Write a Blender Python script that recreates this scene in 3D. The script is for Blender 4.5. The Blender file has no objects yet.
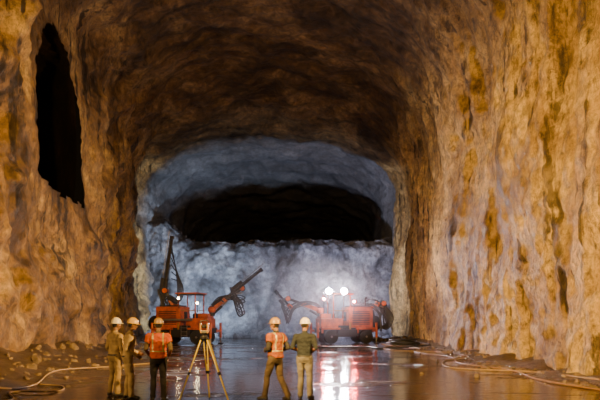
import bpy, bmesh, math, random
import numpy as np
from mathutils import Vector, Matrix, noise
random.seed(7)
V=Vector
scene=bpy.context.scene
col=scene.collection

# ---------------------------------------------------------------- helpers
def interp(tab,y):
    if y<=tab[0][0]: return tab[0][1]
    for (a,va),(b,vb) in zip(tab,tab[1:]):
        if y<=b:
            t=(y-a)/(b-a); t=t*t*(3-2*t)*0.5+t*0.5
            return va+(vb-va)*t
    return tab[-1][1]
def sst(a,b,x):
    if a==b: return 0.0
    t=max(0.0,min(1.0,(x-a)/(b-a))); return t*t*(3-2*t)
def fbm(p,o=4):
    return noise.fractal(p,1.0,2.0,o)   # roughly -1..1
def rdg(p,o=5):
    return noise.ridged_multi_fractal(p,1.0,2.1,o,1.0,2.0)-1.0

class Nodes:
    def __init__(s,name):
        s.m=bpy.data.materials.new(name); s.m.use_nodes=True
        s.t=s.m.node_tree; s.n=s.t.nodes; s.l=s.t.links
        s.b=s.n['Principled BSDF']
    def new(s,t,**k):
        n=s.n.new(t)
        for a,v in k.items(): setattr(n,a,v)
        return n
    def link(s,a,b): s.l.new(a,b)
    def noise(s,vec,scale,detail=4,rough=0.55,dist=0,kind=None):
        n=s.new('ShaderNodeTexNoise')
        if kind: n.noise_type=kind
        n.inputs['Scale'].default_value=scale
        n.inputs['Detail'].default_value=detail; n.inputs['Roughness'].default_value=rough
        n.inputs['Distortion'].default_value=dist
        s.link(vec,n.inputs['Vector']); return n.outputs['Fac']
    def ramp(s,fac,stops):
        r=s.new('ShaderNodeValToRGB'); e=r.color_ramp.elements
        while len(e)<len(stops): e.new(0.5)
        for i,(p,c) in enumerate(stops):
            e[i].position=p; e[i].color=(c,c,c,1) if not isinstance(c,tuple) else (*c,1)
        s.link(fac,r.inputs[0]); return r.outputs[0]
    def math(s,op,a,b=0.0,c=0.0):
        m=s.new('ShaderNodeMath',operation=op)
        for i,v in enumerate((a,b,c)):
            if isinstance(v,(int,float)): m.inputs[i].default_value=v
            else: s.link(v,m.inputs[i])
        return m.outputs[0]
    def maprange(s,v,a,b,c=0.0,d=1.0):
        m=s.new('ShaderNodeMapRange'); m.interpolation_type='SMOOTHSTEP'
        s.link(v,m.inputs['Value']); m.inputs['From Min'].default_value=a; m.inputs['From Max'].default_value=b
        m.inputs['To Min'].default_value=c; m.inputs['To Max'].default_value=d
        return m.outputs[0]
    def mix(s,fac,a,b,mode='MIX'):
        m=s.new('ShaderNodeMix',data_type='RGBA',blend_type=mode)
        for inp,v in ((m.inputs['Factor'],fac),(m.inputs['A'],a),(m.inputs['B'],b)):
            if isinstance(v,(int,float)): inp.default_value=v
            elif isinstance(v,tuple): inp.default_value=(*v,1)
            else: s.link(v,inp)
        return m.outputs['Result']
    def mapping(s,vec,scale,rot=(0,0,0)):
        m=s.new('ShaderNodeMapping'); m.inputs['Scale'].default_value=scale
        m.inputs['Rotation'].default_value=rot
        s.link(vec,m.inputs['Vector']); return m.outputs[0]
    def bump(s,h,strength,dist,prev=None):
        b=s.new('ShaderNodeBump'); b.inputs['Strength'].default_value=strength
        b.inputs['Distance'].default_value=dist; s.link(h,b.inputs['Height'])
        if prev is not None: s.link(prev,b.inputs['Normal'])
        return b.outputs[0]

def rock_mat(name,dark,mid,light,streak=0.6,streakdir=(1,1,0.1),rough=0.75,bstr=0.8,bd=0.35,sc=0.28):
    N=Nodes(name)
    tc=N.new('ShaderNodeTexCoord').outputs['Object']
    n1=N.noise(tc,sc,8,0.62,0.4)
    c=N.ramp(n1,[(0.36,dark),(0.5,mid),(0.64,light)])
    n2=N.noise(N.mapping(tc,streakdir),1.1,6,0.6,0.6)
    s=N.ramp(n2,[(0.36,0.16),(0.48,1.0)])
    c=N.mix(streak,c,s,'MULTIPLY')
    n3=N.noise(tc,2.6,12,0.8)
    c=N.mix(0.85,c,N.ramp(n3,[(0.34,0.28),(0.6,1.2)]),'MULTIPLY')
    N.link(c,N.b.inputs['Base Color'])
    N.b.inputs['Roughness'].default_value=rough
    b=N.bump(N.noise(tc,2.2,12,0.8,0.2),bstr,bd)
    b=N.bump(n2,0.4,0.3,b)
    N.link(b,N.b.inputs['Normal'])
    return N.m

def cavern_mat():
    N=Nodes('cavern_rock')
    tc=N.new('ShaderNodeTexCoord').outputs['Object']
    at=N.new('ShaderNodeAttribute',attribute_name='zone'); sp=N.new('ShaderNodeSeparateColor'); N.link(at.outputs['Color'],sp.inputs[0])
    wr,wl,wn=sp.outputs[0],sp.outputs[1],sp.outputs[2]
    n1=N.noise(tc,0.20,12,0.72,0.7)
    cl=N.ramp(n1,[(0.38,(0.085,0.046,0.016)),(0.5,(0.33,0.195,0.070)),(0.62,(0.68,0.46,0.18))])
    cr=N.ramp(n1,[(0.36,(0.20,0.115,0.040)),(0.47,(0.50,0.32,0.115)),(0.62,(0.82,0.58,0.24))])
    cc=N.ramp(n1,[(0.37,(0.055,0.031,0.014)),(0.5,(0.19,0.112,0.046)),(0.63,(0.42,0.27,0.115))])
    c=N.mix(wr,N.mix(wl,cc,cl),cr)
    s1=N.noise(N.mapping(tc,(1.3,0.9,0.11)),1.2,10,0.72,0.5)
    s2=N.noise(N.mapping(tc,(0.2,0.9,0.35)),0.9,10,0.72,0.8)
    s3=N.noise(N.mapping(tc,(1.0,0.80,0.12)),1.3,6,0.6,0.2)
    sw=N.mix(1.0,N.ramp(s1,[(0.38,0.10),(0.46,1.0)]),N.ramp(s3,[(0.36,0.02),(0.40,1.0)]),'MULTIPLY'); sc=N.ramp(s2,[(0.38,0.22),(0.55,1.05)])
    wsum=N.math('ADD',wr,wl)
    c=N.mix(0.88,c,N.mix(wsum,sc,sw),'MULTIPLY')
    n3=N.noise(tc,2.6,14,0.85)
    c=N.mix(0.92,c,N.ramp(n3,[(0.37,0.18),(0.57,1.28)]),'MULTIPLY')
    rg=N.noise(N.mapping(tc,(1,1,0.55)),0.75,8,0.62,0.2,'RIDGED_MULTIFRACTAL')
    n5=N.noise(N.mapping(tc,(1,1,0.45)),0.5,12,0.7,0.6)
    crack=N.math('ABSOLUTE',N.math('SUBTRACT',n5,0.5))
    crk=N.ramp(crack,[(0.0,0.12),(0.016,1.0)])
    c=N.mix(0.6,c,crk,'MULTIPLY')
    c=N.mix(wn,c,(0.030,0.014,0.008))  # shade of the tunnel mouth painted into the rock colour
    sep=N.new('ShaderNodeSeparateXYZ'); N.link(tc,sep.inputs[0])
    yy=N.math('ADD',sep.outputs['Y'],N.math('MULTIPLY',N.math('SUBTRACT',N.noise(tc,0.35,5),0.5),3.0))
    g=N.ramp(n3,[(0.3,(0.07,0.072,0.08)),(0.65,(0.40,0.41,0.44))])
    g=N.mix(0.7,g,N.ramp(n1,[(0.38,0.35),(0.6,1.1)]),'MULTIPLY')
    c=N.mix(N.maprange(yy,57.2,59.6),c,g)
    N.link(c,N.b.inputs['Base Color'])
    N.link(N.ramp(n3,[(0.36,0.30),(0.6,0.68)]),N.b.inputs['Roughness'])
    b=N.bump(N.noise(tc,2.2,14,0.85,0.1),1.0,0.30)
    b=N.bump(rg,0.35,0.18,b)
    b=N.bump(crk,0.4,0.12,b)
    b=N.bump(s3,0.6,0.35,b)
    N.link(b,N.b.inputs['Normal'])
    return N.m

def simple(name,c,rough=0.5,metal=0.0,var=0.25,scale=6.0,emit=None):
    N=Nodes(name)
    tc=N.new('ShaderNodeTexCoord').outputs['Object']
    n=N.noise(tc,scale,5)
    cc=N.mix(1.0,c,N.ramp(n,[(0.3,1-var),(0.7,1+var*0.4)]),'MULTIPLY')
    N.link(cc,N.b.inputs['Base Color'])
    N.b.inputs['Roughness'].default_value=rough; N.b.inputs['Metallic'].default_value=metal
    if emit:
        N.b.inputs['Emission Color'].default_value=(*emit[0],1); N.b.inputs['Emission Strength'].default_value=emit[1]
    return N.m

def mesh_obj(name,verts,faces,mats,matidx=None,smooth=True,parent=None):
    me=bpy.data.meshes.new(name); me.from_pydata([tuple(v) for v in verts],[],faces)
    for m in mats: me.materials.append(m)
    if matidx is not None: me.polygons.foreach_set('material_index',matidx)
    me.polygons.foreach_set('use_smooth',[smooth]*len(me.polygons))
    me.update()
    o=bpy.data.objects.new(name,me); col.objects.link(o)
    if parent: o.parent=parent
    return o

def empty(name,loc=(0,0,0),rotz=0):
    e=bpy.data.objects.new(name,None); e.empty_display_size=0.3; e.location=loc; e.rotation_euler=(0,0,rotz)
    col.objects.link(e); return e

class B:
    """mesh builder"""
    def __init__(s): s.v=[];s.f=[];s.m=[];s.M=Matrix.Identity(4)
    def add(s,vs,fs,mat):
        o=len(s.v); s.v+= [s.M@V(v) for v in vs]; s.f+=[tuple(i+o for i in f) for f in fs]; s.m+=[mat]*len(fs)
    def box(s,c,size,mat=0,bevel=0.02,R=None):
        bm=bmesh.new(); bmesh.ops.create_cube(bm,size=1.0)
        bmesh.ops.scale(bm,vec=V(size),verts=bm.verts)
        if bevel>0: bmesh.ops.bevel(bm,geom=list(bm.edges),offset=min(bevel,min(size)*0.4),segments=2,affect='EDGES',profile=0.7)
        R=R or Matrix.Identity(3)
        vs=[R@v.co+V(c) for v in bm.verts]; bm.verts.index_update()
        fs=[[v.index for v in f.verts] for f in bm.faces]; bm.free(); s.add(vs,fs,mat)
    def beam(s,p0,p1,w,h,mat=0,bevel=0.01,up=V((0,0,1))):
        p0=V(p0);p1=V(p1);d=(p1-p0);L=d.length;d.normalize()
        x=d.cross(up)
        if x.length<1e-3: x=d.cross(V((1,0,0)))
        x.normalize(); z=x.cross(d)
        R=Matrix((x,d,z)).transposed()
        s.box((p0+p1)/2,(w,L,h),mat,bevel,R)
    def cyl(s,p0,p1,r0,r1=None,mat=0,n=16,cap=True):
        r1=r0 if r1 is None else r1
        p0=V(p0);p1=V(p1);d=(p1-p0).normalized()
        x=d.orthogonal().normalized(); y=d.cross(x)
        vs=[];fs=[]
        for p,r in ((p0,r0),(p1,r1)):
            for i in range(n):
                a=2*math.pi*i/n; vs.append(p+x*math.cos(a)*r+y*math.sin(a)*r)
        for i in range(n):
            j=(i+1)%n; fs.append((i,j,n+j,n+i))
        if cap: fs.append(tuple(range(n-1,-1,-1))); fs.append(tuple(range(n,2*n)))
        s.add(vs,fs,mat)
    def sph(s,c,r,mat=0,n=14,m=9,R=None):
        if isinstance(r,(int,float)): r=(r,r,r)
        R=R or Matrix.Identity(3); c=V(c)
        vs=[c+R@V((0,0,r[2]))];fs=[]
        for i in range(1,m):
            a=math.pi*i/m
            for j in range(n):
                b=2*math.pi*j/n; vs.append(c+R@V((math.sin(a)*math.cos(b)*r[0],math.sin(a)*math.sin(b)*r[1],math.cos(a)*r[2])))
        vs.append(c+R@V((0,0,-r[2])))
        for j in range(n): fs.append((0,1+j,1+(j+1)%n))
        for i in range(m-2):
            for j in range(n):
                a=1+i*n; fs.append((a+j,a+n+j,a+n+(j+1)%n,a+(j+1)%n))
        a=1+(m-2)*n
        for j in range(n): fs.append((a+j,len(vs)-1,a+(j+1)%n))
        s.add(vs,fs,mat)
    def chain(s,pts,rs,mat=0,n=14):
        for i,(p,r) in enumerate(zip(pts,rs)):
            s.sph(p,r,mat,n)
            if i: s.cyl(pts[i-1],p,rs[i-1],r,mat,n)
    def tube(s,pts,r,mat=0,n=7,sub=8):
        P=[V(p) for p in pts]; P=[P[0]*2-P[1]]+P+[P[-1]*2-P[-2]]
        out=[]
        for i in range(1,len(P)-2):
            for k in range(sub):
                t=k/sub; a,b,c,d=P[i-1],P[i],P[i+1],P[i+2]
                out.append(0.5*((2*b)+(c-a)*t+(2*a-5*b+4*c-d)*t*t+(3*b-a-3*c+d)*t*t*t))
        out.append(P[-2]); vs=[];fs=[]; x=None
        for i,p in enumerate(out):
            d=(out[min(i+1,len(out)-1)]-out[max(i-1,0)]).normalized()
            if x is None: x=d.orthogonal().normalized()
            x=(x-d*x.dot(d)).normalized(); y=d.cross(x)
            for j in range(n):
                a=2*math.pi*j/n; vs.append(p+x*math.cos(a)*r+y*math.sin(a)*r)
        for i in range(len(out)-1):
            for j in range(n): fs.append((i*n+j,i*n+(j+1)%n,(i+1)*n+(j+1)%n,(i+1)*n+j))
        fs.append(tuple(range(n-1,-1,-1))); o=(len(out)-1)*n; fs.append(tuple(range(o,o+n)))
        s.add(vs,fs,mat)
    def loft(s,rings,mat=0):
        n=len(rings[0]); vs=[v for r in rings for v in r]; fs=[]
        for i in range(len(rings)-1):
            for j in range(n): fs.append((i*n+j,i*n+(j+1)%n,(i+1)*n+(j+1)%n,(i+1)*n+j))
        fs.append(tuple(range(n-1,-1,-1))); o=(len(rings)-1)*n; fs.append(tuple(range(o,o+n)))
        s.add(vs,fs,mat)
    def obj(s,name,mats,parent=None,smooth=False,origin=None):
        vs=s.v
        if origin is not None: vs=[v-V(origin) for v in vs]
        o=mesh_obj(name,vs,s.f,mats,s.m,smooth,parent)
        if origin is not None: o.location=origin
        return o
    def remesh(s,voxel,smooth_it=4):
        me=bpy.data.meshes.new('tmp'); me.from_pydata([tuple(v) for v in s.v],[],s.f)
        o=bpy.data.objects.new('tmp',me); col.objects.link(o)
        m=o.modifiers.new('r','REMESH'); m.mode='VOXEL'; m.voxel_size=voxel
        if smooth_it:
            k=o.modifiers.new('s','SMOOTH'); k.factor=0.5; k.iterations=smooth_it
        dg=bpy.context.evaluated_depsgraph_get(); ev=o.evaluated_get(dg); em=ev.to_mesh()
        n=len(em.vertices); co=np.empty(n*3); em.vertices.foreach_get('co',co); co=co.reshape(-1,3)
        fs=[tuple(p.vertices) for p in em.polygons]; ev.to_mesh_clear()
        bpy.data.objects.remove(o); bpy.data.meshes.remove(me)
        return co,fs

# ---------------------------------------------------------------- materials
M_cav=cavern_mat()
M_be=rock_mat('rock_fresh_grey',(0.085,0.09,0.105),(0.27,0.28,0.32),(0.58,0.60,0.65),streak=0.65,streakdir=(1,1,0.4),bstr=1.0,bd=0.5,sc=.33)
M_ru=rock_mat('rubble_stone',(0.09,0.06,0.033),(0.18,0.12,0.065),(0.27,0.19,0.10),streak=0.2,bd=.1)
M_tun=rock_mat('rock_shade_dark',(0.014,0.008,0.005),(0.04,0.021,0.011),(0.07,0.036,0.018),streak=0.3,bd=.3)  # side tunnel: its unlit gloom is put into the rock colour

# ---------------------------------------------------------------- cavern shell
XLt=[(-15,-9),(8,-8.9),(19,-10.3),(29,-12),(45,-14),(51,-14.5),(54,-15.9),(57,-15.6),(59,-15.3),(75,-15.6),(90,-16.8),(130,-17)]
XRt=[(-15,8.3),(16,8.6),(40,9.4),(51,9.7),(54,10.2),(57,9.7),(75,9.9),(90,12),(130,14)]
ZCt=[(-15,19),(10,21),(30,22.5),(46,22.2),(50,21.2),(54.5,20),(75,19.8),(130,20)]
ZLt=[(-15,15),(20,17.2),(35,17.4),(45,15.5),(57,14),(130,13)]
ZRt=[(-15,10.5),(15,11.3),(30,12.6),(48,13.6),(57,13.8),(130,13)]
ys=list(np.arange(-15,5,0.6))+list(np.arange(5,62,0.14))+list(np.arange(62,130.1,0.7))
NA=340; iL=100; iR=242
YC,HW,ZT=28.0,4.0,15.7
def in_cut(y,z):
    zb=8.0+0.3*fbm(V((y*0.5,1,1)),2); zt=ZT
    yc=YC+0.25*fbm(V((0,0,z*0.3)),2); u=abs(y-yc)/HW
    if u>=1: return -abs(u-1)*HW
    top=zb+(zt-zb)*math.sqrt(max(0,1-u**3.0))
    return min((1.0-u)*HW,(z-zb),(top-z))
def shell_pt(y,k):
    xl=interp(XLt,y);xr=interp(XRt,y);zc=interp(ZCt,y);zl=interp(ZLt,y);zr=interp(ZRt,y)
    if k<=iL:
        t=k/iL; z=-0.8+t*(zl+0.8); p=V((xl+0.5*(1-t)**2,y,z)); n=V((-1,0,0)); side=-1.0
    elif k>=iR:
        t=(NA-1-k)/(NA-1-iR); z=-0.8+t*(zr+0.8); p=V((xr-0.3*(1-t)**2,y,z)); n=V((1,0,0)); side=1.0
    else:
        th=math.pi*(1-(k-iL)/(iR-iL)); c=math.cos(th); s_=math.sin(th)
        a=(xr-xl)/2; xc=(xl+xr)/2; zs=zl+(zr-zl)*(c+1)/2
        cx=math.copysign(abs(c)**0.95,c)
        p=V((xc+a*cx,y,zs+(zc-zs)*abs(s_)**0.92)); n=V((c,0,s_)).normalized(); side=c
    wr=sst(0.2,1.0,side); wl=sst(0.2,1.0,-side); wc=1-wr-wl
    calm=1-0.85*sst(7.5,4.5,abs(y-YC))*wl*sst(5,8,p.z)
    D=0.75*fbm(p*0.11+V((3,7,1)),3)*(0.4+0.6*calm)
    w3=rdg(p*0.35+V((1,2,3)),6)
    D+=wl*calm*(0.75*fbm(p*0.30+V((1,2,3)),5)-0.46*w3)*(1.15 if y<33 else 0.8)
    q=V((p.x,p.y,p.z*0.2))
    w4=rdg(q*0.46+V((5,2,3)),6)
    D+=wr*(0.34*fbm(q*0.4+V((5,2,8)),4)-0.30*w4+0.10*fbm(p*1.3,4))
    saw=((y+1.6*fbm(V((0,p.x*0.1,p.z*0.1)),2))/4.2)%1.0
    D+=wc*(0.5*fbm(p*0.35+V((4,4,4)),5)-0.32*w3+0.22*(saw-0.5)*sst(0,0.2,saw)) + (wl+wr)*0.06*(saw-0.5)
    D+=0.10*fbm(p*2.2,5)
    fade=sst(-15,-9,y)
    p=p+n*D*(0.3+0.7*fade)
    nn=0.3*fbm(p*0.3+V((8,8,8)),4)
    dk=0.0
    if k<iL+36 and 22<y<36: dk=0.6*sst(-.5,0.2,in_cut(p.y,p.z))  # weight of the painted shade around the cross-cut mouth
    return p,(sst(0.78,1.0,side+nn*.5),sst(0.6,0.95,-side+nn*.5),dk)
grid=[[shell_pt(y,k) for k in range(NA)] for y in ys]
def shell_part(name,k0,k1,mat):
    vs=[];fs=[];w=k1-k0+1; cz=[]
    for r in grid:
        for p,z in r[k0:k1+1]: vs.append(p); cz+= [z[0],z[1],z[2],1.0]
    for i in range(len(ys)-1):
        for k in range(w-1):
            if k0==0 and 22<ys[i]<36 and k<iL+36:
                c=(vs[i*w+k]+vs[(i+1)*w+k+1])/2
                if in_cut(c.y,c.z)>0.0: continue          # mouth of the cross-cut
            fs.append((i*w+k,(i+1)*w+k,(i+1)*w+k+1,i*w+k+1))
    o=mesh_obj(name,vs,fs,[mat])
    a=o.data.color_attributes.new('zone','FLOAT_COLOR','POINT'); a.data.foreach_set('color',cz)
    return o
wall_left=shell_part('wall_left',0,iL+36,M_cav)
shell_part('ceiling',iL+36,iR-14,M_cav)
wall_right=shell_part('wall_right',iR-14,NA-1,M_cav)
# the cross-cut tunnel itself
vs=[];fs=[];K=44;Lr=40
for j in range(Lr+1):
    t=j/Lr; s_=t*24
    for i in range(K):
        a=2*math.pi*i/K; yy=YC+(HW+.25)*math.copysign(abs(math.cos(a))**.75,math.cos(a)); sz=math.sin(a)
        zz=(11.5+(ZT+.4-11.5)*abs(sz)**.85) if sz>0 else (11.5-(11.5-7.3)*min(1,abs(sz)*1.5))
        x0=interp(XLt,yy)-0.2
        q=V((x0,yy,zz))+V((-0.56,0.80,0.03))*s_
        q+=V((0,math.cos(a),sz))*0.35*fbm(q*0.5,4)*(1 if j>0 else .2)
        vs.append(q)
for j in range(Lr):
    for i in range(K): fs.append((j*K+i,j*K+(i+1)%K,(j+1)*K+(i+1)%K,(j+1)*K+i))
fs.append(tuple(range(Lr*K,Lr*K+K)))
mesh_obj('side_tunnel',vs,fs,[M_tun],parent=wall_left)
def cap(name,ring,y,mat):
    c=V((sum(p.x for p in ring)/len(ring),y,8.0)); vs=[];fs=[];K=14;n=len(ring)
    for j in range(K+1):
        t=j/K
        for p in ring:
            q=p.lerp(c,t); q=V((q.x,q.y+(0.8*fbm(q*0.25,4) if 0<j else 0),q.z)); vs.append(q)
    for j in range(K):
        for i in range(n-1): fs.append((j*n+i,j*n+i+1,(j+1)*n+i+1,(j+1)*n+i))
        fs.append((j*n+n-1,j*n,(j+1)*n,(j+1)*n+n-1))
    mesh_obj(name,vs,fs,[mat])
cap('wall_back',[g[0] for g in grid[-1]],130.0,M_cav)
cap('wall_front',[g[0] for g in grid[0]],-15.0,M_cav)

# ---------------------------------------------------------------- floor
def floor_z(x,y):
    xl=interp(XLt,y);xr=interp(XRt,y)
    bl=sst(3.6,0.0,x-xl)*(0.7 if y<40 else 0.45); br=sst(2.0,0.0,xr-x)*0.3
    z=(bl+br)*(0.8+0.7*fbm(V((x*0.5,y*0.5,0)),3))
    pl=sst(9,5.5,math.hypot((x+2)*0.8,y-12.5))
    z+=0.045*(1-pl)*fbm(V((x*0.25,y*0.25,3)),4)+0.05*sst(0.0,0.3,bl+br)*fbm(V((x*1.5,y*1.5,3)),3)
    rg=max(sst(4.5,3,math.hypot(x+8.3,(y-42.5))),sst(4.5,3,math.hypot(x-3.2,(y-43.5))))
    return z*(1-rg)
fx=np.arange(-18.5,16,0.25); fy=np.arange(-15,60.5,0.25)
vs=[(x,y,floor_z(x,y)) for y in fy for x in fx]; w=len(fx)
fs=[(i*w+k,i*w+k+1,(i+1)*w+k+1,(i+1)*w+k) for i in range(len(fy)-1) for k in range(w-1)]
N=Nodes('wet_muddy_floor')
tc=N.new('ShaderNodeTexCoord').outputs['Object']
sep=N.new('ShaderNodeSeparateXYZ'); N.link(tc,sep.inputs[0])
n1=N.noise(N.mapping(tc,(0.40,0.85,1)),0.6,10,0.70,0.6)
ax=N.math('ABSOLUTE',N.math('SUBTRACT',sep.outputs['X'],1.2))
bias=N.math('MULTIPLY',N.maprange(ax,2.5,9.0,-0.11,-0.01),N.maprange(sep.outputs['Z'],.03,.15,1.0,0.0))
lift=N.maprange(sep.outputs['Z'],0.06,0.18,0.0,0.3)
pud=N.ramp(N.math('ADD',N.math('ADD',n1,bias),lift),[(0.46,0.0),(0.53,1.0)])        # 0 water, 1 mud
n2=N.noise(tc,3.0,10,0.7)
mud=N.ramp(n2,[(0.3,(0.030,0.020,0.010)),(0.7,(0.14,0.09,0.042))])
N.link(N.mix(pud,(0.038,0.022,0.010),mud),N.b.inputs['Base Color'])
N.link(N.ramp(pud,[(0.0,0.07),(1.0,0.36)]),N.b.inputs['Roughness'])
N.b.inputs['IOR'].default_value=1.43
bh=N.mix(1.0,N.noise(tc,4.0,9,0.75),pud,'MULTIPLY')
b=N.bump(bh,1.0,0.13); b=N.bump(N.noise(N.mapping(tc,(1,1.3,1)),3.0,4,0.55),0.24,0.045,b)
N.link(b,N.b.inputs['Normal'])
mesh_obj('floor',vs,fs,[N.m])

# ---------------------------------------------------------------- bench
def bench_top(x): return 9.9+0.3*fbm(V((x*0.5,0,5)),4)+2.6*sst(-11.0,-15.0,x)+0.4*sst(7,10,x)
bx=np.arange(-17.5,12.6,0.15); rows=[]
for j in range(100): rows.append(('f',j/99))
for j in range(1,40): rows.append(('t',j/39))
vs=[]
for kind,t in rows:
    for x in bx:
        h=bench_top(x)
        if kind=='f':
            z=-0.6+t*(h+0.6); q=V((x,0,z))
            cell=noise.voronoi(V((x*0.42,3,z*0.32)))[0]; blk=(cell[1]-cell[0])
            y=57.9+0.09*z+1.5*fbm(q*0.14+V((2,0,0)),3)+0.8*abs(fbm(q*0.35+V((7,1,0)),5))-0.5*rdg(V((q.x*.4,2,q.z*.22)))+0.18*fbm(q*1.9,4)-0.7*min(.5,blk)
            y+=0.8*sst(0.9,1.0,t)**2
            dd=abs((x+1.4)-((z-5)*0.32)); y-=1.3*sst(1.8,0,dd)*sst(9.5,6,z)
            y-=1.3*sst(1.6,0.0,z)
            vs.append((x,y,z))
        else:
            y0=58.8+0.09*h+1.5*fbm(V((x,0,h))*0.14+V((2,0,0)),3)+1.0
            y=y0+(130-y0)*t**1.6
            z=h+0.25*fbm(V((x*0.4,y*0.4,1)),4)-0.35*sst(0,0.1,t)
            if t<0.06: z=h+0.3*abs(fbm(V((x*1.2,y*1.2,1)),3))
            vs.append((x,y,z))
w=len(bx); fs=[(i*w+k,i*w+k+1,(i+1)*w+k+1,(i+1)*w+k) for i in range(len(rows)-1) for k in range(w-1)]
rock_bench=mesh_obj('rock_bench',vs,fs,[M_be])

# ---------------------------------------------------------------- rubble
def rock_cloud(name,places,mat,parent=None):
    vs=[];fs=[]
    bm=bmesh.new(); bmesh.ops.create_icosphere(bm,subdivisions=2,radius=1.0); bm.verts.index_update()
    base=[v.co.copy() for v in bm.verts]; bf=[[v.index for v in f.verts] for f in bm.faces]; bm.free()
    for (x,y,z,r) in places:
        o=len(vs); off=V((random.random()*50,random.random()*50,0))
        R=Matrix.Rotation(random.random()*6.3,3,'Z')@Matrix.Rotation(random.random()*6.3,3,'X')
        sc=V((random.uniform(.7,1.3),random.uniform(.7,1.1),random.uniform(.5,.8)))
        for b_ in base:
            q=b_*(1+0.45*fbm(b_*1.1+off,2)); q=R@V((q.x*sc.x,q.y*sc.y,q.z*sc.z))
            vs.append(V((x,y,z))+q*r)
        fs+=[tuple(i+o for i in f) for f in bf]
    return mesh_obj(name,vs,fs,[mat],smooth=False,parent=parent)
pl=[]
for i in range(380):
    y=random.uniform(15,50); x=interp(XLt,y)+0.5+abs(random.gauss(0,1.6)); r=random.uniform(0.02,0.14)*(2.0 if random.random()<.06 else .8)
    pl.append((x,y,floor_z(x,y)+r*0.1,r))
rock_cloud('rubble_pile',pl,M_ru)
pl=[]
for i in range(190):
    y=random.uniform(13,52); x=interp(XRt,y)-0.4-abs(random.gauss(0,1.0)); r=random.uniform(0.02,0.11)
    pl.append((x,y,floor_z(x,y)+r*0.1,r))
for i in range(60):
    x=random.uniform(5.8,9); y=random.uniform(46.5,54); r=random.uniform(0.06,0.22); pl.append((x,y,floor_z(x,y)+r*0.3,r))
rock_cloud('rubble_pile',pl,M_ru)
pl=[]
for i in range(230):
    x=random.uniform(-14.5,9.3); r=random.uniform(0.06,0.26); y=60.6+1.5*fbm(V((x,0,9.9))*0.14+V((2,0,0)),3)+random.uniform(0.2,1.5)
    pl.append((x,y,bench_top(x)+0.12,r))
for i in range(260):
    x=random.uniform(-14.5,9.3); r=random.uniform(0.1,0.45)*random.random()+0.07; y=56.2-abs(random.gauss(0,0.9))
    pl.append((x,y,r*0.35,r))
rock_cloud('loose_stones',pl,M_be,rock_bench)

# ---------------------------------------------------------------- drill rigs
m_or=simple('rig_orange_paint',(0.60,0.115,0.014),0.45,0.1,0.6,2.5)
m_dk=simple('rig_dark_steel',(0.035,0.032,0.034),0.5,0.6)
m_rb=simple('tyre_rubber',(0.018,0.016,0.014),0.85)
m_gr=simple('rig_bare_metal',(0.30,0.29,0.28),0.35,0.8)
m_lp=simple('lamp_lens_white',(1,1,1),0.3,0,0,1,emit=((1.0,0.90,0.95),2400.0))
m_hs=simple('hydraulic_hose_black',(0.02,0.02,0.022),0.45)
m_yl=simple('rig_yellow_paint',(0.40,0.20,0.03),0.45)
m_ws=simple('warm_work_lamp_lens',(1,0.9,0.7),0.3,0,0,1,emit=((1.0,0.75,0.4),80.0))
m_rd=simple('red_streak_glow',(1,0.1,0.05),0.3,0,0,1,emit=((1.0,0.04,0.03),2800.0))  # glow added for the red streak on the wet floor
RM=[m_or,m_dk,m_rb,m_gr,m_lp,m_hs,m_yl,m_ws,m_rd]
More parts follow.
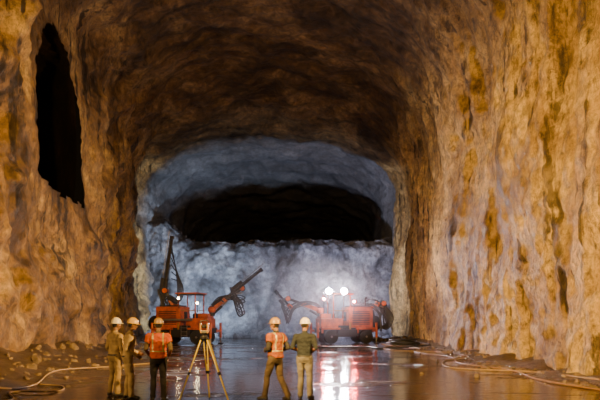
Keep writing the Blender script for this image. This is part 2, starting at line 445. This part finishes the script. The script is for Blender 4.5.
def rig_body(b):
    b.box((0,0,.98),(4.3,1.25,.36),1,.04)
    b.box((-1.05,0,1.95),(1.9,1.75,1.55),0,.1)             # engine hood
    b.box((-1.05,0,2.77),(1.5,1.35,.12),1,.03)
    for sgn in (-1,1):
        for k in range(8): b.box((-1.05,sgn*.885,1.45+.13*k),(1.35,.05,.06),1,.01)
        b.box((-.2,sgn*.9,1.3),(.12,.08,.5),6,.01)
        b.box((0,sgn*.80,.78),(1.5,.5,.55),1,.03)          # side tanks
    for k in range(7): b.box((-2.02,0,1.4+.15*k),(.05,1.3,.07),1,.01)
    b.cyl((-1.5,.5,2.8),(-1.5,.5,3.35),.07,None,1); b.cyl((-1.5,.5,3.3),(-1.62,.5,3.45),.07,.08,1)
    b.box((1.15,0,1.5),(1.7,1.55,.75),0,.08)                # front carrier
    b.box((1.55,0,2.0),(.8,1.1,.45),0,.06)
    b.box((.25,0,1.25),(.9,1.7,.2),1,.02)                   # operator platform
    b.box((.1,.1,1.75),(.45,.5,.12),1,.04); b.box((-.12,.1,2.05),(.12,.5,.6),1,.04)   # seat
    b.box((.75,.2,1.95),(.3,.8,.55),1,.03); 
    for k in range(4): b.cyl((.68,-.05+.15*k,2.2),(.64,-.05+.15*k,2.42),.018,None,3,8)
    for x in (-.25,1.05):
        for y in (-.75,.75): b.beam((x,y,1.3),(x,y,3.62),.07,.07,0,.01)
    b.box((.4,0,3.68),(1.75,1.85,.09),0,.04)                # canopy
    b.box((.4,0,3.6),(1.6,1.7,.05),1,.01)
    for y in (-.75,.75):
        b.beam((-.25,y,2.45),(1.05,y,2.45),.045,.045,6,.01)
    for x in (-1.4,1.3):
        for sgn in (-1,1):
            y=sgn*.92
            b.cyl((x,y-.2,.52),(x,y+.2,.52),.50,None,2,28)
            b.cyl((x,y-.22,.52),(x,y+.22,.52),.22,None,1,20)
            b.cyl((x,y-.25,.52),(x,y+.25,.52),.08,None,3,12)
            for k in range(20):
                a=2*math.pi*k/20; R=Matrix.Rotation(-a,3,'Y')
                b.box(V((x,y,.52))+R@V((.49,0,0)),(.05,.4,.07),2,.01,R)
            b.box((x,y,1.12),(1.35,.46,.14),0,.02)
            b.box((x+.66,y,.95),(.06,.44,.35),0,.02)
    for x in (-2.25,2.3):                                    # jacks
        for sgn in (-1,1):
            b.beam((x*.9,sgn*.5,.95),(x,sgn*.95,.95),.14,.16,0)
            b.cyl((x,sgn*.95,.45),(x,sgn*.95,1.55),.09,None,0); b.cyl((x,sgn*.95,.08),(x,sgn*.95,.5),.055,None,3)
            b.cyl((x,sgn*.95,0.0),(x,sgn*.95,.08),.22,.16,1)
    b.cyl((-2.3,-.35,1.5),(-2.3,.35,1.5),.42,None,5,24)      # cable reel
    for y in (-.38,.36): b.cyl((-2.3,y,1.5),(-2.3,y+.03,1.5),.58,None,1,28)
    for k in range(4): b.box((.35,-1.12,.35+.28*k),(.45,.16,.04),3,.01)   # steps
    for x in (.12,.58): b.beam((x,-1.12,.3),(x,-1.12,1.35),.035,.035,3,.005)
def boom(b,base,elb,tip,fa,fb,sag=1.0,seed=0):
    rnd=random.Random(seed)
    base,elb,tip,fa,fb=map(V,(base,elb,tip,fa,fb))
    b.sph(base,.3,0); b.cyl(base-V((0,0,.45)),base+V((0,0,.25)),.22,None,1)
    b.beam(base,elb,.26,.30,0,.04); b.beam(base.lerp(elb,.7),tip,.18,.2,1,.03)
    b.cyl(base-V((0,0,.42)),base.lerp(elb,.55)-V((0,0,.28)),.09,None,1); b.cyl(base.lerp(elb,.5)-V((0,0,.30)),elb-V((0,0,.18)),.05,None,3)
    b.sph(tip,.22,1); b.cyl(tip-V((0,.35,0)),tip+V((0,.35,0)),.18,None,0)
    d=(fb-fa); L=d.length; dn=d.normalized(); side=dn.cross(V((0,1,0))).normalized()
    b.beam(fa,fb,.16,.22,1,.02,V((0,1,0)))
    for s_ in (-.11,.11): b.beam(fa+V((0,s_,0))+side*.13,fb+V((0,s_,0))+side*.13,.04,.05,1,.005,V((0,1,0)))
    b.beam(fa+dn*.1,fa+dn*.3,.3,.36,0,.03,V((0,1,0))); b.beam(fb-dn*.2,fb,.26,.34,1,.03,V((0,1,0)))
    dr=fa+dn*L*.30; b.beam(dr+side*.27,dr+dn*.9+side*.27,.22,.26,1,.04,V((0,1,0)))
    b.cyl(dr+dn*.9+side*.27,fb+dn*.25+side*.27,.028,None,3,10)
    b.cyl(fb+dn*.25+side*.27,fb+dn*.33+side*.27,.05,.04,3,10)
    b.cyl(tip,fa.lerp(fb,.45),.14,None,1); b.cyl(tip+V((0,0,-.3)),fa.lerp(fb,.2),.06,None,3)
    for k in range(10):
        off=V((rnd.uniform(-.2,.2),rnd.uniform(-.3,.3),rnd.uniform(-.12,.12)))
        s_=sag*rnd.uniform(.4,1.5)
        b.tube([base+off*.5+V((0,0,.3)),base.lerp(elb,.5)+off+V((0,0,.3)),base.lerp(tip,.8)+off+V((0,0,-.3*s_)),tip+off*1.5+V((0,0,-s_)),
                tip.lerp(dr,.6)+off+V((0,0,-s_*.9)),dr+off*.6+side*.4],.042,5,6)

def make_rig(name,loc,yaw,booms,lamps,extra=None):
    b=B(); b.M=Matrix.Translation(V(loc))@Matrix.Rotation(yaw,4,'Z')
    rig_body(b)
    b.M=Matrix.Identity(4)
    for i,bo in enumerate(booms): boom(b,*bo,seed=i+3)
    for (p,basep,r,mi,dr) in lamps:
        p=V(p);dr=V(dr).normalized()
        b.cyl(basep,p-V((0,0,r)),.03,None,1,8)
        b.cyl(p-dr*.02,p-dr*.16,r*1.12,r*.6,1,20); b.cyl(p-dr*.01,p+dr*.02,r,None,mi,20)
    if extra: extra(b)
    return b.obj(name,RM,origin=loc)
fwd=(0,-1,0.02)
def exL(b):
    for k in range(6):
        b.tube([(-9.45,42.3,7.3-.5*k),(-9.1+.09*k,42.2,5.4-.2*k),(-8.95+.07*k,42.1,3.9-.1*k),(-9.1,42.2,2.9)],.04,5,6)
    for k in range(4): b.cyl((-10.4,41.25+.07*k,1.72+.03*k),(-7.6,40.65+.07*k,1.72+.03*k),.03,None,3,8)
make_rig('drilling_rig',(-8.35,42.3,0),math.radians(-14),
   [((-6.4,41.9,2.5),(-5.1,42.0,3.5),(-4.2,42.0,4.05),(-5.6,41.5,3.05),(-2.75,42.0,5.45),1.3),
    ((-9.2,42.6,2.7),(-9.7,42.5,3.3),(-9.9,42.4,3.9),(-10.15,42.2,2.2),(-9.35,42.2,7.9),.9)],
   [((-7.3,40.9,2.95),(-7.3,41.1,2.3),.08,7,fwd),((-8.7,41.2,3.3),(-8.7,41.4,2.6),.07,7,fwd)],exL)
def exR(b):
    for k in range(8):
        b.tube([(4.6,43.6,2.9),(5.3+.05*k,43.5,3.3),(6.3+.1*k,43.4,2.8-.1*k),(6.5,43.3,1.6-.08*k),(5.8-.05*k,43.2,1.3+.06*k),(5.5,43.3,2.5)],.04,5,6)
lampsR=[((2.1,42.0,3.85),(2.1,42.3,2.2),.21,4,fwd),((3.22,42.0,3.85),(3.22,42.3,2.2),.21,4,fwd),
        ((1.75,42.05,3.3),(1.75,42.25,2.2),.07,8,fwd),((3.95,42.2,3.1),(3.95,42.4,2.2),.07,8,fwd)]  # red pair added only to redden the floor reflection
make_rig('drilling_rig',(3.3,43.4,0),math.radians(194),
   [((1.5,43.0,2.45),(.1,43.2,3.0),(-.9,43.3,3.35),(-.7,42.6,2.7),(-1.9,46.0,4.0),1.2),
    ((4.9,43.6,2.3),(5.6,43.6,2.9),(6.3,43.5,3.0),(5.7,43.0,3.0),(7.0,45.5,2.4),1.3)],
   lampsR,exR)

# ---------------------------------------------------------------- people
def cloth(name,c,rough=0.85):
    N=Nodes(name); tc=N.new('ShaderNodeTexCoord').outputs['Object']
    n=N.noise(tc,5,6); N.link(N.mix(1.0,c,N.ramp(n,[(0.3,.45),(0.7,1.15)]),'MULTIPLY'),N.b.inputs['Base Color'])
    N.b.inputs['Roughness'].default_value=rough
    N.link(N.bump(N.noise(tc,9,4),.9,.05),N.b.inputs['Normal']); return N.m
m_skin=cloth('skin_brown',(0.22,0.10,0.05),.5)
m_hair=cloth('hair_black',(0.012,0.01,0.009),.6)
m_boot=cloth('boot_rubber',(0.03,0.025,0.02),.5)
m_eyew=simple('eye_white',(.8,.78,.75),.2); m_eyeb=simple('eye_iris',(.02,.01,.01),.1)
m_lip=cloth('lip',(0.25,0.09,0.06),.5)
m_ref=simple('reflective_tape',(0.45,0.42,0.20),.3,.2)
m_vest=cloth('vest_orange',(0.62,0.105,0.006)); m_vest2=cloth('vest_orange_faded',(0.30,0.075,0.010))

def hand(b,wrist,dirv,pn,right,curl):
    """palm + five fingers; dirv finger direction, pn palm normal"""
    d=V(dirv).normalized(); n=V(pn); n=(n-d*n.dot(d)).normalized()
    s=d.cross(n)            # lateral axis
    th=s if right else -s   # thumb side
    w=V(wrist)
    R=Matrix((th,d,n)).transposed()
    b.chain([w-d*.03,w+d*.01],[.026,.027],0,10)
    b.sph(w+d*.05,(.041,.055,.017),0,14,9,R)
    b.sph(w+d*.035+th*.022+n*.006,(.02,.036,.018),0,12,8,R)
    for k,(off,L,r) in enumerate(((.029,.074,.0088),(.010,.082,.009),(-.010,.076,.0086),(-.029,.060,.0078))):
        p=w+d*(.088-(.006 if k in(0,3) else 0))+th*off; pts=[p-d*.03,p]; dd=d.copy(); a=0
        for seg,f in enumerate((.45,.31,.24)):
            a+=curl*(.75,1.0,.7)[seg]*(1+.08*k); dd=d*math.cos(a)+n*math.sin(a)+th*off*.9
            p=p+dd.normalized()*L*f; pts.append(p)
        b.chain(pts,[r*1.05,r*1.08,r,r*.93,r*.8],0,8)
    p=w+d*.02+th*.03; t1=(d*.6+th*.75+n*.25).normalized(); t2=(d*.85+th*.3+n*.45).normalized()
    b.chain([p,p+t1*.038,p+t1*.038+t2*.030,p+t1*.038+t2*.052],[.013,.011,.0098,.008],0,8)

def person(name,loc,yaw,P,shirt,pants,helmet,vest=None,short=False,scale=1.0):
    root=empty(name,loc,yaw); root.scale=(scale,)*3
    lean=V(tuple(P.get('lean',(0,0)))+(0,))
    def sp(z): # spine offset
        t=max(0,(z-.95)/.55); return V((lean.x*t,lean.y*t*t*.6+lean.y*t*.4,0))
    hipo=V(P.get('hip',(0,0))+(0,))
    b=B(); 
    prof=[(.80,.12,.10,0),(.86,.155,.12,-.005),(.93,.172,.13,-.012),(1.02,.158,.118,-.002),(1.12,.160,.118,.008),(1.22,.175,.125,.012),(1.32,.188,.128,.008),(1.39,.182,.118,0),(1.435,.14,.095,-.006),(1.47,.085,.07,-.01)]
    rings=[]
    for z,rx,ry,yo in prof:
        o=sp(z)+hipo
        rings.append([V((rx*math.copysign(abs(math.cos(a))**.85,math.cos(a))+o.x,ry*math.copysign(abs(math.sin(a))**.85,math.sin(a))+yo+o.y,z)) for a in [2*math.pi*i/28 for i in range(28)]])
    b.loft(rings)
    nb=V((0,-.012,1.44))+sp(1.44)+hipo; nt=V((0,.01,1.57))+sp(1.57)+hipo
    b.chain([nb,nt],[.06,.052])
    segs=[(V((0,0,1.0))+hipo,V((0,0,1.38))+sp(1.38)+hipo,'torso'),(V((-.15,0,1.36))+sp(1.38)+hipo,V((.15,0,1.36))+sp(1.38)+hipo,'torso'),(V((0,0,1.53))+sp(1.5)+hipo,nt,'neck')]
    feet=[]
    for sd,key in ((-1,'L'),(1,'R')):
        hip=V((sd*.092,0,.90))+hipo; kn=V(P['knee'+key]); an=V(P['ank'+key])
        b.chain([hip,hip.lerp(kn,.45),kn,kn.lerp(an,.35)+V((0,-.012,0)),an+V((0,0,.03))],[.098,.088,.068,.068,.058])
        b.chain([kn.lerp(an,.7),an+V((0,0,.02))],[.06,.066])
        segs+= [(hip,kn,'leg'),(kn,an+V((0,0,.04)),'leg')]
        tw=P.get('toe'+key,sd*.25)   # toe-out
        fd=V((math.sin(tw),math.cos(tw),0)); z0=an.z-.09
        R=Matrix((V((fd.y,-fd.x,0)),fd,V((0,0,1)))).transposed()
        b.chain([an,an+V((0,0,-.03))],[.055,.05])
        fl=an.copy(); fl.z=z0
        b.sph(fl-fd*.035+V((0,0,.045)),(.042,.055,.048),0,14,9,R)
        b.sph(fl+fd*.055+V((0,0,.048)),(.043,.09,.05),0,14,9,R)
        b.sph(fl+fd*.135+V((0,0,.035)),(.048,.075,.038),0,14,9,R)
        segs.append((fl+V((0,0,.04))-fd*.04,fl+fd*.2+V((0,0,.03)),'boot')); segs.append((fl+V((0,0,.03)),an+V((0,0,-.03)),'boot'))
        sh=V((sd*.185,-.005,1.385))+sp(1.38)+hipo; el=V(P['elb'+key])+sp(1.2)+hipo; wr=V(P['wri'+key])+sp(1.1)+hipo
        b.chain([V((sd*.13,-.005,1.38))+sp(1.38)+hipo,sh,sh.lerp(el,.5),el],[.07,.068,.058,.05])
        b.chain([el,el.lerp(wr,.35),wr],[.048,.046 if not short else .04,.038 if not short else .029])
        segs+= [(sh,el,'uarm'),(el,wr,'farm')]
        feet.append((el,wr,sd,key))
    co,fs=b.remesh(.0115,5)
    co[:,2]=np.maximum(co[:,2],0.002)
    for i in range(len(co)):
        p=V(co[i]); 
        if p.z>.12 and p.z<1.45:
            q=V((p.x*5,p.y*5,p.z*9)); k=.013*noise.noise(q)+.008*noise.noise(q*2.3)
            c0=V((p.x-hipo.x,p.y-hipo.y,0)); 
            if c0.length>.001: p+=c0.normalized()*k
            co[i]=p
    cen=np.array([[sum(co[j][a] for j in f)/len(f) for a in range(3)] for f in fs])
    best=np.full(len(fs),9.); lab=np.zeros(len(fs),int)
    for si,(a,c,l) in enumerate(segs):
        a_=np.array(a);d_=np.array(c)-a_; t=np.clip(((cen-a_)@d_)/max(1e-9,d_@d_),0,1)
        dist=np.linalg.norm(cen-(a_+t[:,None]*d_),axis=1)
        if l=='torso': dist-=.09
        if l=='leg': dist-=.03
        mk=dist<best; best[mk]=dist[mk]; lab[mk]=si
    names=[segs[i][2] for i in lab]; mi=[]
    for nme,c in zip(names,cen):
        if nme=='boot' : m=2
        elif nme=='leg': m=1
        elif nme=='neck': m=3 if c[2]>1.475 else 0
        elif nme=='farm': m=3 if short else 0
        elif nme=='torso': m=0 if c[2]>.97 else (4 if c[2]>.935 else 1)
        else: m=0
        mi.append(m)
    body=mesh_obj('body',co,fs,[shirt,pants,m_boot,m_skin,m_boot],mi,True,root)
    if vest is not None:
        vf=[];vm=[]
        for f,nme,c in zip(fs,names,cen):
            if nme=='torso' and .93<c[2]<1.46 or (nme in('uarm',) and abs(c[0]-hipo.x-sp(1.38).x)<.185 and c[2]>1.33):
                x=abs(c[0]-hipo.x-sp(c[2]).x)
                st= (1.06<c[2]<1.092) or (.088<x<.118 and c[2]>1.08)
                vf.append(f); vm.append(1 if st else 0)
        used=sorted({i for f in vf for i in f}); mp={u:i for i,u in enumerate(used)}
        me_n=body.data.vertices
        vv=[V(co[u])+V(me_n[u].normal)*.014 for u in used]
        vo=mesh_obj('safety_vest',vv,[tuple(mp[i] for i in f) for f in vf],[vest,m_ref],vm,True,root)
        so=vo.modifiers.new('t','SOLIDIFY'); so.thickness=.006; so.offset=1
    for el,wr,sd,key in feet:
        hb=B(); dv=V(P.get('hd'+key,tuple(wr-el))); pn=V(P.get('pn'+key,(-sd,0.1,0)))
        hand(hb,wr+dv.normalized()*.015,dv,pn,(dv.cross(pn)).dot(V(P.get('th'+key,(0,1,.3))))>0,P.get('curl',.45))
        hc,hf=hb.remesh(.0045,2)
        mesh_obj('hand_'+('left' if sd<0 else 'right'),hc,hf,[m_skin],None,True,root)
    # head
    hc_=nt+V((0,.02,.075)); HR=Matrix.Rotation(P.get('hyaw',0),3,'Z')@Matrix.Rotation(P.get('hpitch',0),3,'X')
    hb=B()
    hb.sph((0,0,0),(.075,.094,.10)); hb.sph((0,.028,-.068),(.056,.062,.055)); hb.sph((0,.06,-.1),(.026,.024,.02))
    hb.sph((0,.082,.028),(.05,.016,.012)); hb.chain([V((0,.092,.005)),V((0,.112,-.03))],[.010,.014],0,10)
    hb.sph((.012,.1,-.034),.009);hb.sph((-.012,.1,-.034),.009)
    hb.sph((.04,.068,-.035),(.022,.02,.02));hb.sph((-.04,.068,-.035),(.022,.02,.02))
    hb.sph((0,.088,-.062),(.024,.012,.006));hb.sph((0,.087,-.071),(.021,.012,.007))
    for s_ in (-1,1):
        hb.sph((s_*.078,-.005,-.02),(.010,.020,.032)); hb.sph((s_*.086,-.012,-.01),(.008,.015,.02))
    hb.chain([V((0,-.01,-.06)),V((0,-.02,-.14))],[.05,.052])
    hc,hf=hb.remesh(.005,2)
    fm=[]
    for f in hf:
        c=sum((V(hc[j]) for j in f),V())/len(f)
        fm.append(1 if (c.y<.0 and c.z>-.06 and abs(c.x)<.074 and c.y<(-.02+c.z*.3)) or c.z>.05 else (2 if (c.y>.09 and -.078<c.z<-.056 and abs(c.x)<.022) else 0))
    H=[HR@V(v)+hc_ for v in hc]
    mesh_obj('head',H,hf,[m_skin,m_hair,m_lip],fm,True,root)
    eb=B()
    for s_ in (-1,1):
        eb.sph(HR@V((s_*.03,.078,.004))+hc_,.0125,0); eb.sph(HR@V((s_*.03,.0865,.004))+hc_,.0058,1)
    eb.obj('eyes',[m_eyew,m_eyeb],root,True)
    # hard hat
    hv=[];hf=[];n=32
    lv=[(1.34,.0,1),(1.33,.006,1),(1.06,.012,0),(1.03,.03,0),(1.0,.06,0),(.9,.088,0),(.72,.110,0),(.45,.124,0),(.2,.130,0)]
    for (k,z,brim) in lv:
        for i in range(n):
            a=2*math.pi*i/n; rx,ry=.098*k,.118*k
            if brim: rx=.118; ry=.142+(.035 if math.sin(a)>0 else 0)*max(0,math.sin(a))
            hv.append(HR@V((rx*math.cos(a),ry*math.sin(a),z+.022))+hc_)
    for j in range(len(lv)-1):
        for i in range(n): hf.append((j*n+i,j*n+(i+1)%n,(j+1)*n+(i+1)%n,(j+1)*n+i))
    hf.append(tuple(range((len(lv)-1)*n,len(lv)*n)))
    hb=B(); hb.add(hv,hf,0)
    for xo in (-.022,0,.022):
        hb.tube([HR@V((xo,.118*math.cos(t),.03+.128*math.sin(t)))+hc_ for t in [.35+ .27*q for q in range(10)]],.006,0,6,3)
    ho=hb.obj('hard_hat',[helmet],root,True)
    so=ho.modifiers.new('t','SOLIDIFY'); so.thickness=.004; so.offset=-1
    return root

khaki=cloth('cloth_khaki',(0.42,0.29,0.13)); khaki2=cloth('cloth_khaki_light',(0.60,0.43,0.20))
brshirt=cloth('cloth_dull_shirt',(0.16,0.11,0.06))
dpant=cloth('cloth_dark_trousers',(0.035,0.030,0.028)); navy=cloth('cloth_dark_teal',(0.014,0.020,0.025))
greyp=cloth('cloth_grey_trousers',(0.22,0.20,0.165)); tanp=cloth('cloth_tan_trousers',(0.10,0.068,0.038))
brs=cloth('cloth_dark_shirt',(0.03,0.027,0.027))
hy=simple('helmet_yellow',(0.60,0.38,0.10),.35); hw=simple('helmet_white',(0.60,0.55,0.44),.35); ho_=simple('helmet_dull',(0.28,0.17,0.06),.4)
stand=dict(kneeL=(-.11,.02,.50),ankL=(-.13,-.02,.09),kneeR=(.11,.02,.50),ankR=(.13,-.02,.09))
dn=dict(elbL=(-.25,-.03,1.11),elbR=(.25,-.03,1.11),wriL=(-.26,.05,.87),wriR=(.26,.05,.87))
# A
person('survey_worker',(-4.27,13.25,0),math.radians(-35),{**stand,**dn,'wriL':(-.22,.14,.9),'hyaw':-.2,'hip':(.03,0),'kneeL':(-.12,.05,.5)},khaki,khaki,hw,None)
# B: facing right, forearms raised in front
person('survey_worker',(-3.80,12.75,0),math.radians(-68),{**stand,'kneeR':(.10,.06,.50),'ankR':(.12,.05,.09),
   'elbL':(-.24,-.02,1.12),'wriL':(-.20,.20,1.02),'elbR':(.25,-.07,1.11),'wriR':(.19,.14,.98),'hpitch':-.15,'lean':(0,.05)},khaki2,khaki2,hy,None)
# C
person('survey_worker',(-3.06,12.45,0),math.radians(8),{**stand,'kneeL':(-.10,.02,.5),'ankL':(-.115,0,.09),'kneeR':(.10,.02,.5),'ankR':(.115,-.01,.09),
   'elbL':(-.27,-.05,1.13),'wriL':(-.20,.13,.98),'elbR':(.27,-.05,1.13),'wriR':(.21,.13,.97),'hyaw':.15},brshirt,dpant,ho_,m_vest,True)
# D
person('survey_worker',(-.56,12.6,0),math.radians(48),{'hip':(.03,0),'kneeL':(-.09,.14,.51),'ankL':(-.17,.13,.09),'kneeR':(.12,-.05,.50),'ankR':(.15,-.27,.09),
   'elbL':(-.27,-.03,1.13),'wriL':(-.12,.20,1.08),'elbR':(.26,-.14,1.14),'wriR':(.20,.12,1.06),'hyaw':.3,'lean':(0.04,.02)},brs,tanp,ho_,m_vest2,False)
# E
person('survey_worker',(.10,12.7,0),math.radians(-12),{**stand,'kneeL':(-.08,.02,.5),'ankL':(-.09,-.01,.09),'ankR':(.11,.04,.09),
   'elbL':(-.27,-.06,1.14),'wriL':(-.12,.16,1.05),'elbR':(.27,-.06,1.14),'wriR':(.12,.17,1.03),'hyaw':-.35,'lean':(0,.02)},navy,greyp,hw,None,True)

# ---------------------------------------------------------------- survey tripod + total station
b=B(); T=V((-1.99,12.0,0)); apex=1.38
b.cyl(T+V((0,0,apex-.02)),T+V((0,0,apex+.02)),.085,None,1,24); b.cyl(T+V((0,0,apex-.08)),T+V((0,0,apex)),.03,None,1)
for k,(ax,ay,L) in enumerate(((-.53,-.12,0),(.55,-.16,0),(.03,.5,0))):
    top=T+V((ax*.13,ay*.13,apex-.03)); bot=T+V((ax,ay,.0)); mid=top.lerp(bot,.52); d=(bot-top).normalized()
    sd=d.cross(V((ax,ay,0))).normalized()
    for s_ in (-1,1): b.beam(top+sd*.035*s_,mid+sd*.022*s_,.020,.024,0,.004)
    b.beam(top.lerp(bot,.40),bot-d*.07,.028,.028,0,.004)
    b.beam(mid-d*.03,mid+d*.04,.075,.045,1,.006); b.cyl(mid+sd*.03,mid+sd*.07,.014,None,1,10)
    b.beam(top-sd*.05,top+sd*.05,.03,.03,1,.004)
    b.cyl(bot-d*.09,bot,.018,.005,1,10); b.beam(bot-d*.08,bot-d*.07+sd*.06,.02,.01,1,.002)
z=apex+.02
b.cyl(T+V((0,0,z)),T+V((0,0,z+.025)),.065,.06,1,20)
for k in range(3):
    a=k*2.094; b.cyl(T+V((.045*math.cos(a),.045*math.sin(a),z+.02)),T+V((.045*math.cos(a),.045*math.sin(a),z+.055)),.012,None,1,10)
b.cyl(T+V((0,0,z+.05)),T+V((0,0,z+.075)),.06,.065,1,20)
b.box(T+V((0,0,z+.105)),(.17,.13,.06),2,.015)
for s_ in (-1,1): b.box(T+V((s_*.075,0,z+.20)),(.035,.10,.16),2,.012)
b.cyl(T+V((-.055,0,z+.22)),T+V((.055,0,z+.22)),.035,None,1,18)
b.cyl(T+V((0,-.09,z+.22)),T+V((0,.07,z+.22)),.028,.036,1,20); b.cyl(T+V((0,.07,z+.22)),T+V((0,.09,z+.22)),.042,.042,1,20)
b.tube([T+V((-.075,0,z+.27)),T+V((-.07,0,z+.33)),T+V((.07,0,z+.33)),T+V((.075,0,z+.27))],.011,1,8)
b.box(T+V((0,-.068,z+.105)),(.11,.01,.045),3,.002)
m_ty=simple('tripod_yellow',(0.80,0.62,0.08),.5)
b.obj('survey_tripod',[m_ty,m_dk,m_yl,m_gr],origin=T)

# ---------------------------------------------------------------- cables and hoses
def cable(name,pts,r,mat,lift=0.0):
    b=B(); P=[]
    for p in pts:
        x,y=p[:2]; P.append(V((x,y,(p[2] if len(p)>2 else floor_z(x,y)+r+lift))))
    b.tube(P,r,0,8,10); o=b.obj(name,[mat],None,True,origin=P[0]); return o
m_cab=simple('cable_pale',(0.30,0.20,0.09),.5); m_cab2=simple('hose_brown',(0.22,0.12,0.04),.5)
cable('power_cable',[(-7.4,12.5),(-6.8,13.3),(-6.9,15.0),(-7.6,18.0),(-7.0,21),(-5.6,24),(-6.8,28),(-9,34),(-9.6,40)],.026,m_cab)
cable('power_cable',[(-6.9,15.2),(-6.2,15.0),(-5.9,14.0),(-6.6,13.2),(-6.2,12.4),(-6.5,11.5)],.022,m_cab)
cable('water_hose',[(7.3,13),(6.9,16.5),(7.1,19.5),(6.4,23),(7.0,27),(6.2,31),(7.2,35),(6.2,39),(5.9,42)],.028,m_cab2)
cable('power_cable',[(7.8,15),(7.5,18.5),(5.6,21),(6.0,24),(7.6,26),(7.5,31),(5.2,33.5),(5.6,37),(7.9,40),(8,46)],.022,m_cab)
cable('power_cable',[(-.5,38),(1.5,36.8),(4.2,36.5),(5.0,35),(8.2,36.5),(8.4,46)],.04,m_hs)
cp=[]
for i in range(34):
    a=i*.75; rr=.75+.12*math.sin(i*1.7); cp.append((6.9+rr*1.3*math.cos(a),38.5+rr*math.sin(a),.07+.012*i))
cable('cable_coil',cp,.05,m_hs)

# ---------------------------------------------------------------- scatter volume added to give the rig lamps a glow
hm=bpy.data.materials.new('lamp_glow_haze'); hm.use_nodes=True; nt_=hm.node_tree; nt_.nodes.clear()
vo_=nt_.nodes.new('ShaderNodeVolumeScatter'); vo_.inputs['Density'].default_value=0.010; vo_.inputs['Anisotropy'].default_value=0.35
vo_.inputs['Color'].default_value=(0.9,0.93,1,1)
ou_=nt_.nodes.new('ShaderNodeOutputMaterial'); nt_.links.new(vo_.outputs[0],ou_.inputs['Volume'])
b=B(); b.sph((-2.6,46,3.0),(11.0,10.5,4.4),0,32,18)
b.obj('lamp_glow_haze',[hm],None,True,origin=(-2.6,46,3.0))

# ---------------------------------------------------------------- lights
def spot(name,loc,target,power,color,ang,blend=.6,size=.5):
    l=bpy.data.lights.new(name,'SPOT'); l.energy=power; l.color=color; l.spot_size=math.radians(ang); l.spot_blend=blend; l.shadow_soft_size=size
    o=bpy.data.objects.new(name,l); o.location=loc; o.rotation_euler=(V(target)-V(loc)).to_track_quat('-Z','Y').to_euler(); col.objects.link(o); return o
WARM=(1.0,0.585,0.165)
spot('flood_light',(-7.2,3,7.0),(9.3,23,4.6),74000,WARM,60,.98,.12)
spot('flood_light',(7.4,9,6.0),(-11.5,25,3.0),55000,WARM,64,.98,.12)
spot('flood_light',(0,-6,6.0),(-4,38,19),22000,(1.0,0.58,0.21),56,.9,.3)
spot('flood_light',(-7.0,9.5,2.6),(-2.5,13.0,1.1),560,(1,.60,.22),80,.8,.3)
spot('flood_light',(-2.0,4.0,5.0),(-1.8,13.0,.6),130,(1,.62,.24),60,.8,.3)
COOL=(0.60,0.76,1.0)
spot('rig_fill_light',(-9.2,49.5,3.0),(-12.0,59,5.0),8600,COOL,118,.8,.3)
spot('rig_fill_light',(3.6,48,3.2),(5.0,59,6.0),6800,(0.74,0.74,1.0),122,.8,.3)
spot('rig_fill_light',(-3,47.5,3.0),(-3,59,7.5),3000,COOL,128,.7,.3)
for x in (2.1,3.22):
    spot('rig_head_lamp',(x,41.9,3.85),(x-1,20,0.0),400,(0.9,0.94,1),90,.8,.15)
spot('rig_fill_light',(-3,36,3.5),(-8,42,1.5),300,(1,.72,.42),80,.8,.2)  # added fill in front of the left rig, to brighten its paint
spot('rig_fill_light',(-1,37,3.5),(3.3,43,1.5),300,(1,.68,.38),80,.8,.2)  # same added fill for the right rig
w=bpy.data.worlds.new('cavern_dark'); scene.world=w; w.use_nodes=True
w.node_tree.nodes['Background'].inputs[0].default_value=(0.02,0.012,0.005,1); w.node_tree.nodes['Background'].inputs[1].default_value=0.3

cam=bpy.data.cameras.new('camera'); cam.lens=34.56; cam.sensor_width=36; cam.shift_y=0.2; cam.clip_end=400
co=bpy.data.objects.new('camera',cam); co.location=(0,0,1.75); co.rotation_euler=(math.pi/2,0,0); col.objects.link(co); scene.camera=co
